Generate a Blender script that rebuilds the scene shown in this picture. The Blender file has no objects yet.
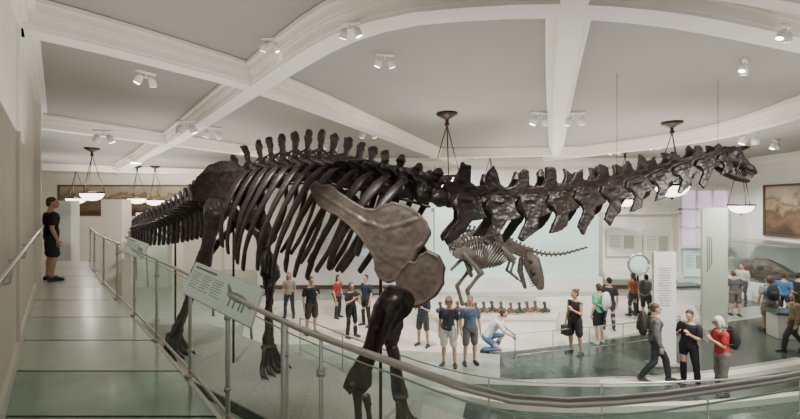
import bpy, math, random
from mathutils import Vector as V, Matrix, noise
random.seed(7)
EYE=4.2; HZ=205.0; FP=400.0
def P(px,py,D): return V(((px-400)/FP*D, D, EYE+(HZ-py)/FP*D))
def G(px,py,z=0.0):
    D=FP*(EYE-z)/(py-HZ); return V(((px-400)/FP*D,D,z))
Z=V((0,0,1))
COL=bpy.context.scene.collection
# ---------------------------------------------------------------- materials
def mat(name,col,rough=.6,metal=0,var=.08,scale=6,emit=0,bump=0,spec=.5):
    m=bpy.data.materials.new(name); m.use_nodes=True; nt=m.node_tree; b=nt.nodes['Principled BSDF']
    c=(col[0],col[1],col[2],1)
    b.inputs['Roughness'].default_value=rough; b.inputs['Metallic'].default_value=metal
    b.inputs['Specular IOR Level'].default_value=spec
    tc=nt.nodes.new('ShaderNodeTexCoord'); no=nt.nodes.new('ShaderNodeTexNoise'); no.inputs['Scale'].default_value=scale; no.inputs['Detail'].default_value=4
    nt.links.new(tc.outputs['Object'],no.inputs['Vector'])
    r=nt.nodes.new('ShaderNodeValToRGB'); r.color_ramp.elements[0].position=.3; r.color_ramp.elements[1].position=.7
    r.color_ramp.elements[0].color=tuple(max(0,x*(1-var)) for x in col)+(1,)
    r.color_ramp.elements[1].color=tuple(min(1,x*(1+var)) for x in col)+(1,)
    nt.links.new(no.outputs['Fac'],r.inputs['Fac']); nt.links.new(r.outputs['Color'],b.inputs['Base Color'])
    if emit:
        b.inputs['Emission Color'].default_value=c; b.inputs['Emission Strength'].default_value=emit
    if bump:
        bp=nt.nodes.new('ShaderNodeBump'); bp.inputs['Strength'].default_value=bump; bp.inputs['Distance'].default_value=.02
        nt.links.new(no.outputs['Fac'],bp.inputs['Height']); nt.links.new(bp.outputs['Normal'],b.inputs['Normal'])
    return m
def glassmat(name,tint,refl=.08):
    m=bpy.data.materials.new(name); m.use_nodes=True; nt=m.node_tree; nt.nodes.clear()
    o=nt.nodes.new('ShaderNodeOutputMaterial'); mx=nt.nodes.new('ShaderNodeMixShader'); t=nt.nodes.new('ShaderNodeBsdfTransparent'); g=nt.nodes.new('ShaderNodeBsdfGlossy')
    t.inputs['Color'].default_value=tint+(1,); g.inputs['Roughness'].default_value=.03; g.inputs['Color'].default_value=(.9,1,.95,1)
    mx.inputs['Fac'].default_value=refl
    nt.links.new(t.outputs[0],mx.inputs[1]); nt.links.new(g.outputs[0],mx.inputs[2]); nt.links.new(mx.outputs[0],o.inputs['Surface'])
    return m
def muralmat(name,h):
    m=mat(name,(.3,.2,.1),.6); nt=m.node_tree; b=nt.nodes['Principled BSDF']
    tc=nt.nodes.new('ShaderNodeTexCoord'); sp=nt.nodes.new('ShaderNodeSeparateXYZ'); nt.links.new(tc.outputs['Object'],sp.inputs[0])
    no=nt.nodes.new('ShaderNodeTexNoise'); no.inputs['Scale'].default_value=1.6; no.inputs['Detail'].default_value=6; nt.links.new(tc.outputs['Object'],no.inputs['Vector'])
    a=nt.nodes.new('ShaderNodeMath'); a.operation='MULTIPLY_ADD'; nt.links.new(sp.outputs[2],a.inputs[0]); a.inputs[1].default_value=1/h; a.inputs[2].default_value=0
    a2=nt.nodes.new('ShaderNodeMath'); a2.operation='MULTIPLY_ADD'; nt.links.new(no.outputs['Fac'],a2.inputs[0]); a2.inputs[1].default_value=.9; nt.links.new(a.outputs[0],a2.inputs[2])
    r=nt.nodes.new('ShaderNodeValToRGB'); e=r.color_ramp.elements
    e[0].position=0; e[0].color=(.05,.035,.02,1); e[1].position=.95; e[1].color=(.36,.30,.22,1)
    for p,c in((.25,(.17,.10,.055)),(.40,(.08,.065,.035)),(.52,(.28,.20,.12)),(.62,(.12,.09,.05)),(.72,(.30,.24,.16))):
        q=e.new(p); q.color=c+(1,)
    nt.links.new(a2.outputs[0],r.inputs[0]); nt.links.new(r.outputs[0],b.inputs['Base Color']); return m
M={}
def cm(col,rough=.8,var=.12,scale=14):
    k=tuple(round(x,3) for x in col)+(rough,)
    if k not in M: M[k]=mat('fabric_%d'%len(M),col,rough,0,var,scale)
    return M[k]
mBone=mat('dark_fossil_bone',(.024,.017,.0145),.42,0,.5,9,bump=.5)
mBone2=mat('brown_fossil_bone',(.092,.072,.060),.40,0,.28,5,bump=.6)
mPale=mat('grey_fossil_bone',(.075,.062,.052),.55,0,.35,9,bump=.2)
mBrown=mat('brown_fossil',(.17,.10,.06),.6,0,.4,6,bump=.5)
mSkull=mat('grey_brown_fossil',(.095,.072,.056),.6,0,.45,6,bump=.5)
mWall=mat('cream_wall_paint',(.80,.74,.64),.7,0,.03,2)
mWall2=mat('white_wall_paint',(.82,.84,.79),.7,0,.03,2)
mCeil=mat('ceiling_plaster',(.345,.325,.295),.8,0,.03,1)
mTrim=mat('white_plaster_trim',(.84,.80,.73),.6,0,.03,2)
mFloor=mat('grey_green_stone_floor',(.40,.43,.38),.22,0,.10,3)
mCream=mat('cream_stone_floor',(.78,.73,.64),.3,0,.05,3)
mDark=mat('dark_green_stone',(.055,.07,.06),.20,0,.2,4)
mPlat=mat('platform_gravel',(.36,.36,.33),.8,0,.2,30,bump=.3)
mSteel=mat('brushed_steel',(.58,.57,.55),.28,.85,.05,12)
mBlack=mat('black_metal',(.03,.028,.026),.4,.5,.1,10)
mBronze=mat('dark_bronze',(.045,.033,.022),.4,.7,.15,10)
mWhiteM=mat('white_enamel',(.80,.79,.76),.4,0,.03,8)
mBowl=mat('frosted_glass_bowl',(1.0,.94,.84),.4,0,.02,4,emit=5)
mLensG=mat('lamp_lens',(1,.95,.85),.4,0,.02,4,emit=14)
mGlass=glassmat('clear_green_glass',(.87,.94,.91),.09)
mEdge=mat('glass_edge_green',(.35,.55,.46),.2,0,.05,4)
mGlassC=glassmat('clear_case_glass',(.93,.96,.96),.05)
mWalkA=mat('glass_floor_reflection',(.62,.65,.60),.24,0,.05,3)  # farther deck panels: same glass, reflection painted in as paler colour
mWalkM=mat('glass_floor_part_reflection',(.50,.58,.51),.20,0,.06,3)
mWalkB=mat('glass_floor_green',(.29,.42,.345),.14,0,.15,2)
mAqua=mat('aqua_backlit_panel',(.54,.72,.67),.4,0,.06,2,emit=.34)
mSignA=mat('aqua_sign_panel',(.62,.78,.70),.4,0,.05,6,emit=.12)  # faint glow added to brighten the printed boards; no lamp inside
mSignG=mat('pale_green_sign',(.66,.74,.60),.5,0,.04,4)
mInk=mat('grey_print',(.22,.27,.26),.6,0,.1,10)
mFrame=mat('dark_wood_frame',(.10,.06,.04),.5,0,.2,8)
mSky=mat('window_light_purple',(.55,.42,.58),.4,0,.25,2,emit=1.2)
mSkin=[mat('skin_fair',(.60,.36,.25),.55,0,.06,10),mat('skin_tan',(.42,.24,.15),.55,0,.06,10)]
# ---------------------------------------------------------------- mesh builder
def perp(t,h):
    u=h.cross(t)
    if u.length<1e-4: u=V((1,0,0)).cross(t)
    if u.length<1e-4: u=V((0,1,0)).cross(t)
    return u.normalized()
class MB:
    def __init__(s): s.v=[]; s.f=[]; s.mi=[]; s.m=0
    def add(s,vs,fs):
        o=len(s.v); s.v+= [V(x) for x in vs]; s.f+=[tuple(o+i for i in f) for f in fs]; s.mi+=[s.m]*len(fs)
    def box(s,c,d,rz=0):
        c=V(c); R=Matrix.Rotation(rz,3,'Z'); h=V(d)/2
        vs=[c+R@V((sx*h.x,sy*h.y,sz*h.z)) for sx in(-1,1) for sy in(-1,1) for sz in(-1,1)]
        s.add(vs,[(0,1,3,2),(4,6,7,5),(0,4,5,1),(2,3,7,6),(0,2,6,4),(1,5,7,3)])
    def slab(s,front,back):
        n=len(front); s.add(list(front)+list(back),[tuple(range(n-1,-1,-1)),tuple(range(n,2*n))]+[(i,(i+1)%n,n+(i+1)%n,n+i) for i in range(n)])
    def loft(s,secs,n=12):
        vs=[];fs=[]
        for c,u,w in secs:
            for k in range(n):
                a=2*math.pi*k/n; vs.append(c+u*math.cos(a)+w*math.sin(a))
        m=len(secs)
        for i in range(m-1):
            for k in range(n):
                k2=(k+1)%n; fs.append((i*n+k,i*n+k2,(i+1)*n+k2,(i+1)*n+k))
        vs.append(secs[0][0]); vs.append(secs[-1][0])
        for k in range(n):
            k2=(k+1)%n
            fs.append((m*n,k2,k)); fs.append((m*n+1,(m-1)*n+k,(m-1)*n+k2))
        s.add(vs,fs)
    def tube(s,pts,ra,rb=None,hint=Z,n=10,rnd=True):
        pts=[V(p) for p in pts]; m=len(pts)
        if not isinstance(ra,(list,tuple)): ra=[ra]*m
        if rb is None: rb=ra
        if not isinstance(rb,(list,tuple)): rb=[rb]*m
        secs=[]
        for i,p in enumerate(pts):
            t=(pts[min(i+1,m-1)]-pts[max(i-1,0)]).normalized()
            h=hint
            u=perp(t,h); w=t.cross(u).normalized()
            if i==0 and rnd:
                r=min(ra[0],rb[0])
                secs.append((p-t*r*.85,u*ra[0]*.45,w*rb[0]*.45)); secs.append((p-t*r*.5,u*ra[0]*.82,w*rb[0]*.82))
            secs.append((p,u*ra[i],w*rb[i]))
            if i==m-1 and rnd:
                r=min(ra[-1],rb[-1])
                secs.append((p+t*r*.5,u*ra[-1]*.82,w*rb[-1]*.82)); secs.append((p+t*r*.85,u*ra[-1]*.45,w*rb[-1]*.45))
        s.loft(secs,n)
    def ell(s,c,r,R=None,n=14,m=9):
        c=V(c); vs=[];fs=[]
        if R is None: R=Matrix.Identity(3)
        for i in range(1,m):
            ph=math.pi*i/m
            for k in range(n):
                a=2*math.pi*k/n
                vs.append(c+R@V((r[0]*math.sin(ph)*math.cos(a),r[1]*math.sin(ph)*math.sin(a),r[2]*math.cos(ph))))
        for i in range(m-2):
            for k in range(n):
                k2=(k+1)%n; fs.append((i*n+k,(i+1)*n+k,(i+1)*n+k2,i*n+k2))
        vs.append(c+R@V((0,0,r[2]))); vs.append(c-R@V((0,0,r[2]))); q=(m-1)*n
        for k in range(n):
            k2=(k+1)%n; fs.append((q,k,k2)); fs.append((q+1,(m-2)*n+k2,(m-2)*n+k))
        s.add(vs,fs)
    def lathe(s,c,prof,n=24):
        c=V(c); s.loft([(c+V((0,0,z)),V((r,0,0)),V((0,r,0))) for r,z in prof],n)
    def prism(s,poly,z0,z1):
        n=len(poly); vs=[V((p[0],p[1],z0)) for p in poly]+[V((p[0],p[1],z1)) for p in poly]
        s.add(vs,[tuple(range(n-1,-1,-1)),tuple(range(n,2*n))]+[(i,(i+1)%n,n+(i+1)%n,n+i) for i in range(n)])
    def obj(s,name,mats,parent=None,origin=V((0,0,0)),smooth=True,sub=0,remesh=0,nz=0,nf=5,sm=2):
        me=bpy.data.meshes.new(name); me.from_pydata([tuple(x-origin) for x in s.v],[],s.f)
        if not isinstance(mats,(list,tuple)): mats=[mats]
        for m in mats: me.materials.append(m)
        if len(mats)>1: me.polygons.foreach_set('material_index',s.mi)
        me.update()
        o=bpy.data.objects.new(name,me); COL.objects.link(o)
        if remesh:
            md=o.modifiers.new('r','REMESH'); md.mode='VOXEL'; md.voxel_size=remesh; md.use_smooth_shade=True
            if sm:
                sd=o.modifiers.new('s','SMOOTH'); sd.factor=.5; sd.iterations=sm
            dg=bpy.context.evaluated_depsgraph_get(); ev=o.evaluated_get(dg)
            nm=bpy.data.meshes.new_from_object(ev); o.modifiers.clear(); old=o.data; o.data=nm; bpy.data.meshes.remove(old); me=nm; me.name=name
            if not me.materials:
                for m in mats: me.materials.append(m)
        if nz:
            off=V((random.random()*50,0,0)); out=[]
            for v in me.vertices:
                q=noise.noise(v.co*nf+off)+.5*noise.noise(v.co*nf*2.7+off)
                c=v.co+v.normal*q*nz; out+= [c.x,c.y,c.z]
            me.vertices.foreach_set('co',out); me.update()
        if smooth: me.polygons.foreach_set('use_smooth',[True]*len(me.polygons))
        if parent is not None: o.parent=parent
        else: o.location=origin
        return o
def empty(name,loc):
    e=bpy.data.objects.new(name,None); e.location=loc; e.empty_display_size=.2; COL.objects.link(e); return e
def tag(o,label,cat,group=None):
    o['label']=label; o['category']=cat
    if group: o['group']=group
    return o
def struct(o): o['kind']='structure'; return o
def clone(root,loc,rz=0,sc=1):
    n=root.copy(); COL.objects.link(n); n.location=loc; n.rotation_euler=(0,0,rz); n.scale=(sc,sc,sc)
    for c in list(root.children):
        k=c.copy(); COL.objects.link(k); k.parent=n
        for g in list(c.children):
            q=g.copy(); COL.objects.link(q); q.parent=k
    return n
def spl(pts,n,ext=False):
    pts=[V(p) for p in pts]; q=[pts[0]*2-pts[1]]+pts+[pts[-1]*2-pts[-2]]; den=[]
    for i in range(1,len(q)-2):
        a,b,c,d=q[i-1],q[i],q[i+1],q[i+2]
        for k in range(20):
            t=k/20; den.append(.5*((2*b)+(c-a)*t+(2*a-5*b+4*c-d)*t*t+(3*b-a-3*c+d)*t**3))
    den.append(pts[-1]); L=[0]
    for i in range(1,len(den)): L.append(L[-1]+(den[i]-den[i-1]).length)
    out=[];j=0
    for k in range(n):
        s=L[-1]*k/(n-1)
        while j<len(L)-2 and L[j+1]<s: j+=1
        f=(s-L[j])/max(1e-9,L[j+1]-L[j]); out.append(den[j].lerp(den[j+1],f))
    return out
# ================================================================ ROOM
CZ=6.5; WZ=EYE-1.64
def wallx(Y): return -.435-.8586*Y
b=MB(); b.box((-3,11.5,-.1),(46,33,.2)); struct(b.obj('floor',mFloor,smooth=False))
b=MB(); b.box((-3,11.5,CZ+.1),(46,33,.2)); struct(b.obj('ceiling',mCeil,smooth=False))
b=MB(); b.box((5.2,20.1,3.25),(24.4,.2,6.5)); struct(b.obj('wall_back',mWall2,smooth=False))
b=MB(); b.box((-15.6,26.1,3.25),(17.2,.2,6.5)); struct(b.obj('wall_far',mWall,smooth=False))
b=MB(); b.box((-7.1,23.1,3.25),(.2,5.8,6.5)); struct(b.obj('wall_return',mWall,smooth=False))
b=MB(); b.box((17.5,10,3.25),(.2,20,6.5)); struct(b.obj('wall_right',mWall2,smooth=False))
b=MB(); b.box((-24,15,3.25),(.2,22,6.5)); struct(b.obj('wall_west',mWall,smooth=False))
d=V((-.8586,1,0)).normalized(); nrm=V((-d.y,d.x,0))
def WL(Y,off=0,z=0): return V((wallx(Y),Y,z))+nrm*off
b=MB(); a,c=WL(.9),WL(9.3); b.prism([a,c,c+nrm*.4,a+nrm*.4],0,CZ); struct(b.obj('wall_left',mWall,smooth=False))
b=MB()
for z0,z1,o in((CZ-.14,CZ,-.16),(CZ-.27,CZ-.14,-.09),(CZ-.34,CZ-.27,-.05)):
    a,c=WL(.9),WL(9.3); b.prism([a+nrm*o,c+nrm*o,c,a],z0,z1)
struct(b.obj('trim_1',mTrim,smooth=False))
b=MB(); a,c=WL(.9),WL(9.3); b.prism([a-nrm*.03,c-nrm*.03,c,a],WZ,WZ+.16); struct(b.obj('baseboard_left',mTrim,smooth=False))
b=MB(); a,c=WL(7.6),WL(8.1); b.prism([a-nrm*.1,c-nrm*.1,c,a],WZ,CZ-.34); struct(b.obj('trim_2',mTrim,smooth=False))
b=MB(); a,c=WL(4.3),WL(4.45); b.prism([a-nrm*.03,c-nrm*.03,c,a],WZ+.16,CZ-.34); struct(b.obj('trim_13',mTrim,smooth=False))
b=MB(); b.box((5.2,19.9,CZ-.2),(24.4,.2,.4)); b.box((5.2,19.8,CZ-.08),(24.4,.4,.16)); b.box((5.2,19.93,CZ-.55),(24.4,.14,.1)); struct(b.obj('trim_3',mTrim,smooth=False))
b=MB(); b.box((-15.6,25.9,CZ-.2),(17,.2,.4)); b.box((-15.6,25.8,CZ-.08),(17,.4,.16)); struct(b.obj('trim_4',mTrim,smooth=False))
b=MB(); b.box((17.3,10,CZ-.2),(.2,20,.4)); b.box((17.2,10,CZ-.08),(.4,20,.16)); struct(b.obj('trim_5',mTrim,smooth=False))
b=MB(); b.box((5.2,19.97,.1),(24.4,.06,.2)); struct(b.obj('baseboard_back',mFrame,smooth=False))
def beam(i,pix,w=.28,h=.34):
    BZ=CZ-h-.006*(i-6)
    pts=[]
    for x,y in pix:
        D=FP*(BZ-EYE)/(HZ-y); pts.append(V(((x-400)/FP*D,D,0)))
    pts=spl(pts,max(12,len(pix)*6)); b=MB()
    for ww,z0,z1 in((w,BZ,CZ-.01),(w+.04,BZ+.04,CZ-.01),(w+.11,BZ+h*.45,CZ-.01),(w+.15,BZ+h*.55,CZ-.01),(w+.26,BZ+h*.82,CZ-.01)):
        L=[];R=[]
        for k,p in enumerate(pts):
            t=(pts[min(k+1,len(pts)-1)]-pts[max(0,k-1)]).normalized(); n=V((-t.y,t.x,0)); L.append(p+n*ww/2); R.append(p-n*ww/2)
        m=len(pts); vs=[V((q.x,q.y,z0)) for q in L]+[V((q.x,q.y,z0)) for q in R]+[V((q.x,q.y,z1)) for q in L]+[V((q.x,q.y,z1)) for q in R]
        fs=[]
        for k in range(m-1):
            fs+= [(k,k+1,m+k+1,m+k),(k,2*m+k,2*m+k+1,k+1),(m+k,m+k+1,3*m+k+1,3*m+k),(2*m+k,3*m+k,3*m+k+1,2*m+k+1)]
        fs+=[(0,m,3*m,2*m),(m-1,3*m-1,4*m-1,2*m-1)]
        b.add(vs,fs)
    struct(b.obj('trim_%d'%i,mTrim,smooth=False))
beam(6,[(-60,20),(20,32),(100,50),(180,70),(250,89),(320,113),(380,136),(430,155),(470,168)],.32)
beam(7,[(120,170),(165,148),(215,117),(258,89),(330,45),(400,22),(480,14),(570,12),(680,22),(800,46),(900,68)],.30)
beam(8,[(585,-60),(575,0),(566,60),(560,110),(556,158)],.26)
beam(9,[(20,126),(330,166)])
beam(10,[(430,158),(580,156)],.26)
beam(15,[(545,161),(700,142),(860,100)],.26)
beam(11,[(75,190),(110,178),(165,146)],.30)
beam(12,[(40,170),(260,177)],.30)
beam(14,[(640,-12),(720,-4),(800,10),(880,30)],.16,.2)
BZ=CZ-.34
# ================================================================ FLOOR INLAYS
def band(name,up,lo,m,z):
    U=spl([G(x,y) for x,y in up],16); L=spl([G(x,y) for x,y in lo],16)
    b=MB(); n=16; b.add([V((p.x,p.y,z)) for p in U+L]+[V((p.x,p.y,-.001)) for p in U+L],
        [(k,n+k,n+k+1,k+1) for k in range(n-1)]+[(k,k+1,2*n+k+1,2*n+k) for k in range(n-1)]+[(n+k,3*n+k,3*n+k+1,n+k+1) for k in range(n-1)])
    return struct(b.obj(name,m,smooth=False))
band('trim_20',[(250,302),(350,300),(440,302),(520,298),(600,296),(690,297)],[(240,345),(340,345),(420,352),(500,352),(600,340),(700,318)],mCream,.006)
band('trim_21',[(500,353),(600,341),(700,326),(830,308)],[(500,380),(600,377),(700,371),(830,352)],mDark,.008)
band('trim_22',[(600,380),(700,374),(760,366),(830,354)],[(600,384),(700,379),(760,371),(830,360)],mCream,.008)
band('trim_23',[(470,384),(600,387),(700,383),(830,366)],[(460,430),(600,450),(700,450),(830,430)],mDark,.008)
band('trim_24',[(700,303),(730,300),(780,296),(830,291)],[(700,312),(730,309),(780,303),(830,297)],mDark,.009)
# ================================================================ WALKWAY
RP=[(-9.15,11.8),(-6.7,8.9),(-3.95,5.95),(-2.01,3.83),(-1.13,2.82),(-.66,2.29),(-.35,1.985),(0,1.675),(.19,1.506),(.36,1.39),(.56,1.354),(.87,1.39),(1.17,1.464),(1.58,1.576),(2.3,1.85)]
RZ=EYE-.67
RR=spl([V((x,y,0)) for x,y in RP],90)
slab=[V(p) for p in RR]+[V((2.3,-1.2,0)),V((-.2,-1.2,0)),V((wallx(.9),.9,0)),V((wallx(11.8),11.8,0))]
b=MB(); b.prism(slab,WZ-.25,WZ-.02); struct(b.obj('trim_30',mTrim,smooth=False))
ys=[11.7,10.4,9.2,8.0,6.9,5.85,4.85,3.95,3.1,2.4]
def railx(y):
    for i in range(len(RR)-1):
        a,c=RR[i],RR[i+1]
        if (a.y-y)*(c.y-y)<=0 and abs(a.y-c.y)>1e-6: return a.x+(c.x-a.x)*(y-a.y)/(c.y-a.y)
walk=empty('glass_walkway',V((-5,6,WZ)))
tag(walk,'raised walkway deck of pale green glass panels','walkway')
for i in range(len(ys)-1):
    y0,y1=ys[i],ys[i+1]; g=.016
    b=MB()
    a0=V((wallx(y0-g)+.04,y0-g,0)); a1=V((railx(y0-g)-.06,y0-g,0)); c1=V((railx(y1+g)-.06,y1+g,0)); c0=V((wallx(y1+g)+.04,y1+g,0))
    b.prism([c0,c1,a1,a0],WZ-.02,WZ)
    b.obj('floor_panel',mWalkB if y1<3.9 else (mWalkM if y1<5.8 else mWalkA),walk,V((-5,6,WZ)),smooth=False)  # paler with distance, floor reflection put into the panel colour
for i in range(1,len(ys)-1):
    y=ys[i]; b=MB(); b.prism([V((wallx(y)+.04,y-.016,0)),V((railx(y)-.06,y-.016,0)),V((railx(y)-.06,y+.016,0)),V((wallx(y)+.04,y+.016,0))],WZ-.02,WZ-.004)
    b.obj('panel_seam',mBlack,walk,V((-5,6,WZ)),smooth=False)
rail=empty('glass_railing',V((RP[0][0],RP[0][1],WZ))); O=V(rail.location)
tag(rail,'glass balustrade with brushed steel posts and tubular handrail along raised walkway','railing')
b=MB(); b.tube([V((p.x,p.y,RZ)) for p in RR],.0165,n=12); b.obj('handrail',mSteel,rail,O)
b=MB(); b.tube([V((p.x,p.y,WZ+.06)) for p in RR],.014,n=8); b.obj('base_rail',mSteel,rail,O)
b=MB(); b.tube([V((p.x,p.y,RZ-.05)) for p in RR],.004,n=6); b.obj('glass_edge',mEdge,rail,O)
posts=[(-9.1,11.75),(-7.6,9.95),(-6.15,8.3),(-4.95,7.0),(-3.95,5.95),(-2.95,4.85),(-2.01,3.83),(-1.3,3.02),(-.66,2.29),(-.40,2.03),(1.62,1.59)]
for k,(x,y) in enumerate(posts):
    b=MB(); r=.017 if k<8 else (.022 if k==8 else .011)
    b.tube([(x,y,WZ),(x,y,RZ)],r,n=10); b.lathe((x,y,WZ),[(.05,0),(.05,.02),(.03,.03)],12); b.box((x,y,RZ-.18),(.04,.04,.03)); b.box((x,y,WZ+.25),(.04,.04,.03))
    b.obj('post',mSteel,rail,O)
def nearest(x,y): return min(range(len(RR)),key=lambda i:(RR[i]-V((x,y,0))).length)
for k in range(len(posts)-1):
    i0,i1=nearest(*posts[k]),nearest(*posts[k+1]); L=RR[i0:i1+1]
    if len(L)<2: continue
    b=MB(); m=len(L); vs=[V((p.x,p.y,WZ+.1)) for p in L]+[V((p.x,p.y,RZ-.05)) for p in L]
    b.add(vs,[(j,j+1,m+j+1,m+j) for j in range(m-1)])
    b.obj('glass_panel',mGlass,rail,O,smooth=True)
wr=empty('wall_handrail',WL(9,-.12,EYE-.5)); O=V(wr.location); tag(wr,'brushed steel handrail on brackets fixed to cream wall','handrail')
b=MB(); b.tube([WL(1.2,-.12,EYE-.36),WL(8.1,-.12,EYE-.42)],.02,n=10); b.obj('rail_tube',mSteel,wr,O)
for Y in(2.4,3.6,5,6.4,7.8):
    b=MB(); b.tube([WL(Y,-.12,EYE-.4),WL(Y,-.11,EYE-.48),WL(Y,0,EYE-.5)],.009,n=6); b.obj('bracket',mSteel,wr,O)
# ================================================================ LECTERN PANELS
def lectern(c4,label,lines=7,post=.55):
    a,bb,c,d=[V(x) for x in c4]; O=(a+bb+c+d)/4
    e=empty('information_panel',O); tag(e,label,'sign')
    nn=(bb-a).cross(d-a).normalized()
    if nn.z<0: nn=-nn
    b=MB(); b.slab([a,bb,c,d],[p-nn*.018 for p in(a,bb,c,d)]); b.obj('panel_board',mSignA,e,O,smooth=False)
    b=MB()
    for p,q in((a,bb),(bb,c),(c,d),(d,a)): b.tube([p-nn*.01,q-nn*.01],.006,n=6)
    b.obj('panel_frame',mSteel,e,O,smooth=False)
    def at(u,v): return a.lerp(bb,u).lerp(d.lerp(c,u),v)+nn*.003
    b=MB()
    for ci,(u0,u1) in enumerate([(.05,.2),(.23,.38),(.41,.56)]):
        for k in range(lines):
            v=.28+k*.075; u2=u1-(.03 if k%3==2 else 0)
            b.add([at(u0,v),at(u2,v),at(u2,v+.02),at(u0,v+.02)],[(0,1,2,3)])
    b.add([at(.05,.10),at(.42,.10),at(.42,.17),at(.05,.17)],[(0,1,2,3)])
    b.obj('printed_text',mInk,e,O,smooth=False)
    b=MB()
    def blob(cx,cy,rx,ry):
        b.add([at(cx+rx*math.cos(q*math.pi/8),cy+ry*math.sin(q*math.pi/8)) for q in range(16)],[tuple(range(16))])
    blob(.77,.5,.13,.12); b.add([at(.64,.45),at(.60,.25),at(.62,.22),at(.70,.42)],[(0,1,2,3)]); b.add([at(.88,.5),at(.96,.62),at(.95,.65),at(.86,.56)],[(0,1,2,3)])
    for u in(.69,.75,.82,.86): b.add([at(u,.55),at(u+.02,.55),at(u+.02,.8),at(u,.8)],[(0,1,2,3)])
    b.obj('printed_diagram',cm((.33,.42,.40)),e,O,smooth=False)
    for u in(.25,.8):
        p=a.lerp(bb,u).lerp(d.lerp(c,u),.5); b=MB(); b.tube([p-nn*.02,p-nn*.1,V((p.x,p.y,p.z-post))+V((.06,.07,0))],.010,n=6)
        b.obj('support_arm',mSteel,e,O)
lectern([P(196,262,3.8),P(263,289,2.75),P(250,327,2.5),P(182,292,3.45)],'tilted pale aqua information panel with printed columns mounted on glass railing',post=.3)
lectern([P(129,237,6.5),P(148,244,5.9),P(142,259,5.6),P(122,251,6.2)],'small tilted pale information panel on distant stretch of glass railing',5)
# ================================================================ SAUROPOD
def lerp(a,b,f): return a+(b-a)*f
def plate(b,c,t,w,nr,out,sx,sz,off,th,tilt=0):
    F=[];B=[]
    for x,z in out:
        p=c+t*x*sx+w*z*sz+nr*(off+tilt*abs(z)*sz*(1 if off>=0 else -1))
        F.append(p+nr*th/2); B.append(p-nr*th/2)
    b.slab(F,B)
def centrum(b,c,t,L,r):
    b.tube([c-t*L*.5,c-t*L*.36,c,c+t*L*.36,c+t*L*.5],[r,r*.95,r*.66,r*.92,r*.9],n=14)
def cervical(b,c,t,nr,w,L,s,j):
    r=.15*s+.012; centrum(b,c,t,L,r)
    jj=lambda a: a*(1+random.uniform(-.2,.2))
    a=random.uniform(-.08,.08)
    for sd in(-1,1):
        o1=[(-.44,.02),(-.74,.28),(-.72,.44),(-.40,.44),(-.30+a,.62),(-.26+a,jj(.84)),(-.06+a,jj(.92)),(.10+a,jj(.78)),(.16,.48),(.40,.38),(.78,.44),(.82,.28),(.44,.02),(.28,-.14),(-.28,-.14)]
        plate(b,c,t,w,nr,o1,L,.62*s,sd*.085*s,.075*s+.012,tilt=.17)
        o2=[(-.28,.14),(.34,.18),(.56,.04),(.64,-.20),(.80,-.40),(.56,-.46),(.30,-.50),(.12,-jj(.76)),(-.12,-.98),(-.46,-jj(1.14)),(-.58,-1.02),(-.38,-.78),(-.18,-.54),(-.22,-.30),(-.42,-.12)]
        plate(b,c,t,w,nr,o2,L*1.04,.64*s,sd*.20*s,.065*s+.012,tilt=.25)
        b.tube([c+w*r*.5,c+nr*sd*.25*s],[L*.28,L*.30],[r*.38,r*.32],hint=w,n=8)
        b.tube([c-w*r*.5,c+nr*sd*.25*s-w*.16*s],[L*.18,L*.22],[r*.32,r*.28],hint=w,n=8)
def dorsal(b,c,t,nr,w,L,hs,lean,tl):
    r=.18; centrum(b,c,t,L,r); jj=lambda a: a*(1+random.uniform(-.12,.12))
    q=lean/ max(.01,hs); k=random.uniform(.78,1.0)
    o=[(-.36,.0),(-.44,.26),(-.56,.36),(-.26,.44),(-.2,.62),(-.26,.80),(-.38,jj(.94)),(-.16,1.04),(.10,.98),(.30,jj(.90)),(.20,.74),(.08,.55),(.20,.42),(.60,.36),(.46,.24),(.34,.0)]
    o=[(x*k-q*z/L*hs,z) for x,z in o]
    plate(b,c,t,w,nr,o,L,hs,0,.085)
    b.tube([c+w*hs*.92-t*lean,c+w*hs*.99-t*lean],[.07,.07],[.095,.08],hint=nr,n=10)
    for s in(-1,1):
        b.tube([c+w*r*.6+nr*s*.03,c+nr*s*tl*.5+w*(r+.08),c+nr*s*tl+w*(r+.13)],[L*.26,L*.18,L*.22],[.07,.045,.06],hint=w,n=8)
        b.tube([c+w*hs*.62-t*lean*.6,c+nr*s*tl*.9+w*(r+.14)],[.05,.05],[.03,.03],hint=w,n=6)
        b.tube([c+w*r*.6,c+nr*s*tl*.55+w*(r*.3)],[L*.2,L*.1],[.05,.04],hint=w,n=8)
def caudal(b,c,t,nr,w,L,s,ch):
    r=.19*s+.02; centrum(b,c,t,L,r)
    o=[(-.34,.0),(-.40,.34),(-.64,.56),(-.86,.94),(-.56,1.06),(-.18,.98),(.0,.58),(.34,.48),(.56,.34),(.38,.0)]
    plate(b,c,t,w,nr,o,L,.62*s+.04,0,.08*s+.015)
    if ch:
        o=[(-.66,-.10),(-.26,-.10),(-.36,-.5),(-.54,-.82),(-.88,-1.08),(-1.18,-1.0),(-.92,-.6)]
        plate(b,c,t,w,nr,o,L,.74*s+.04,0,.07*s+.015)
    if s>.35:
        for sd in(-1,1): b.tube([c+nr*sd*r*.5,c+nr*sd*(.38*s)+w*.02],[L*.3,L*.18],[.05*s,.035*s],hint=w,n=8)
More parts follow.
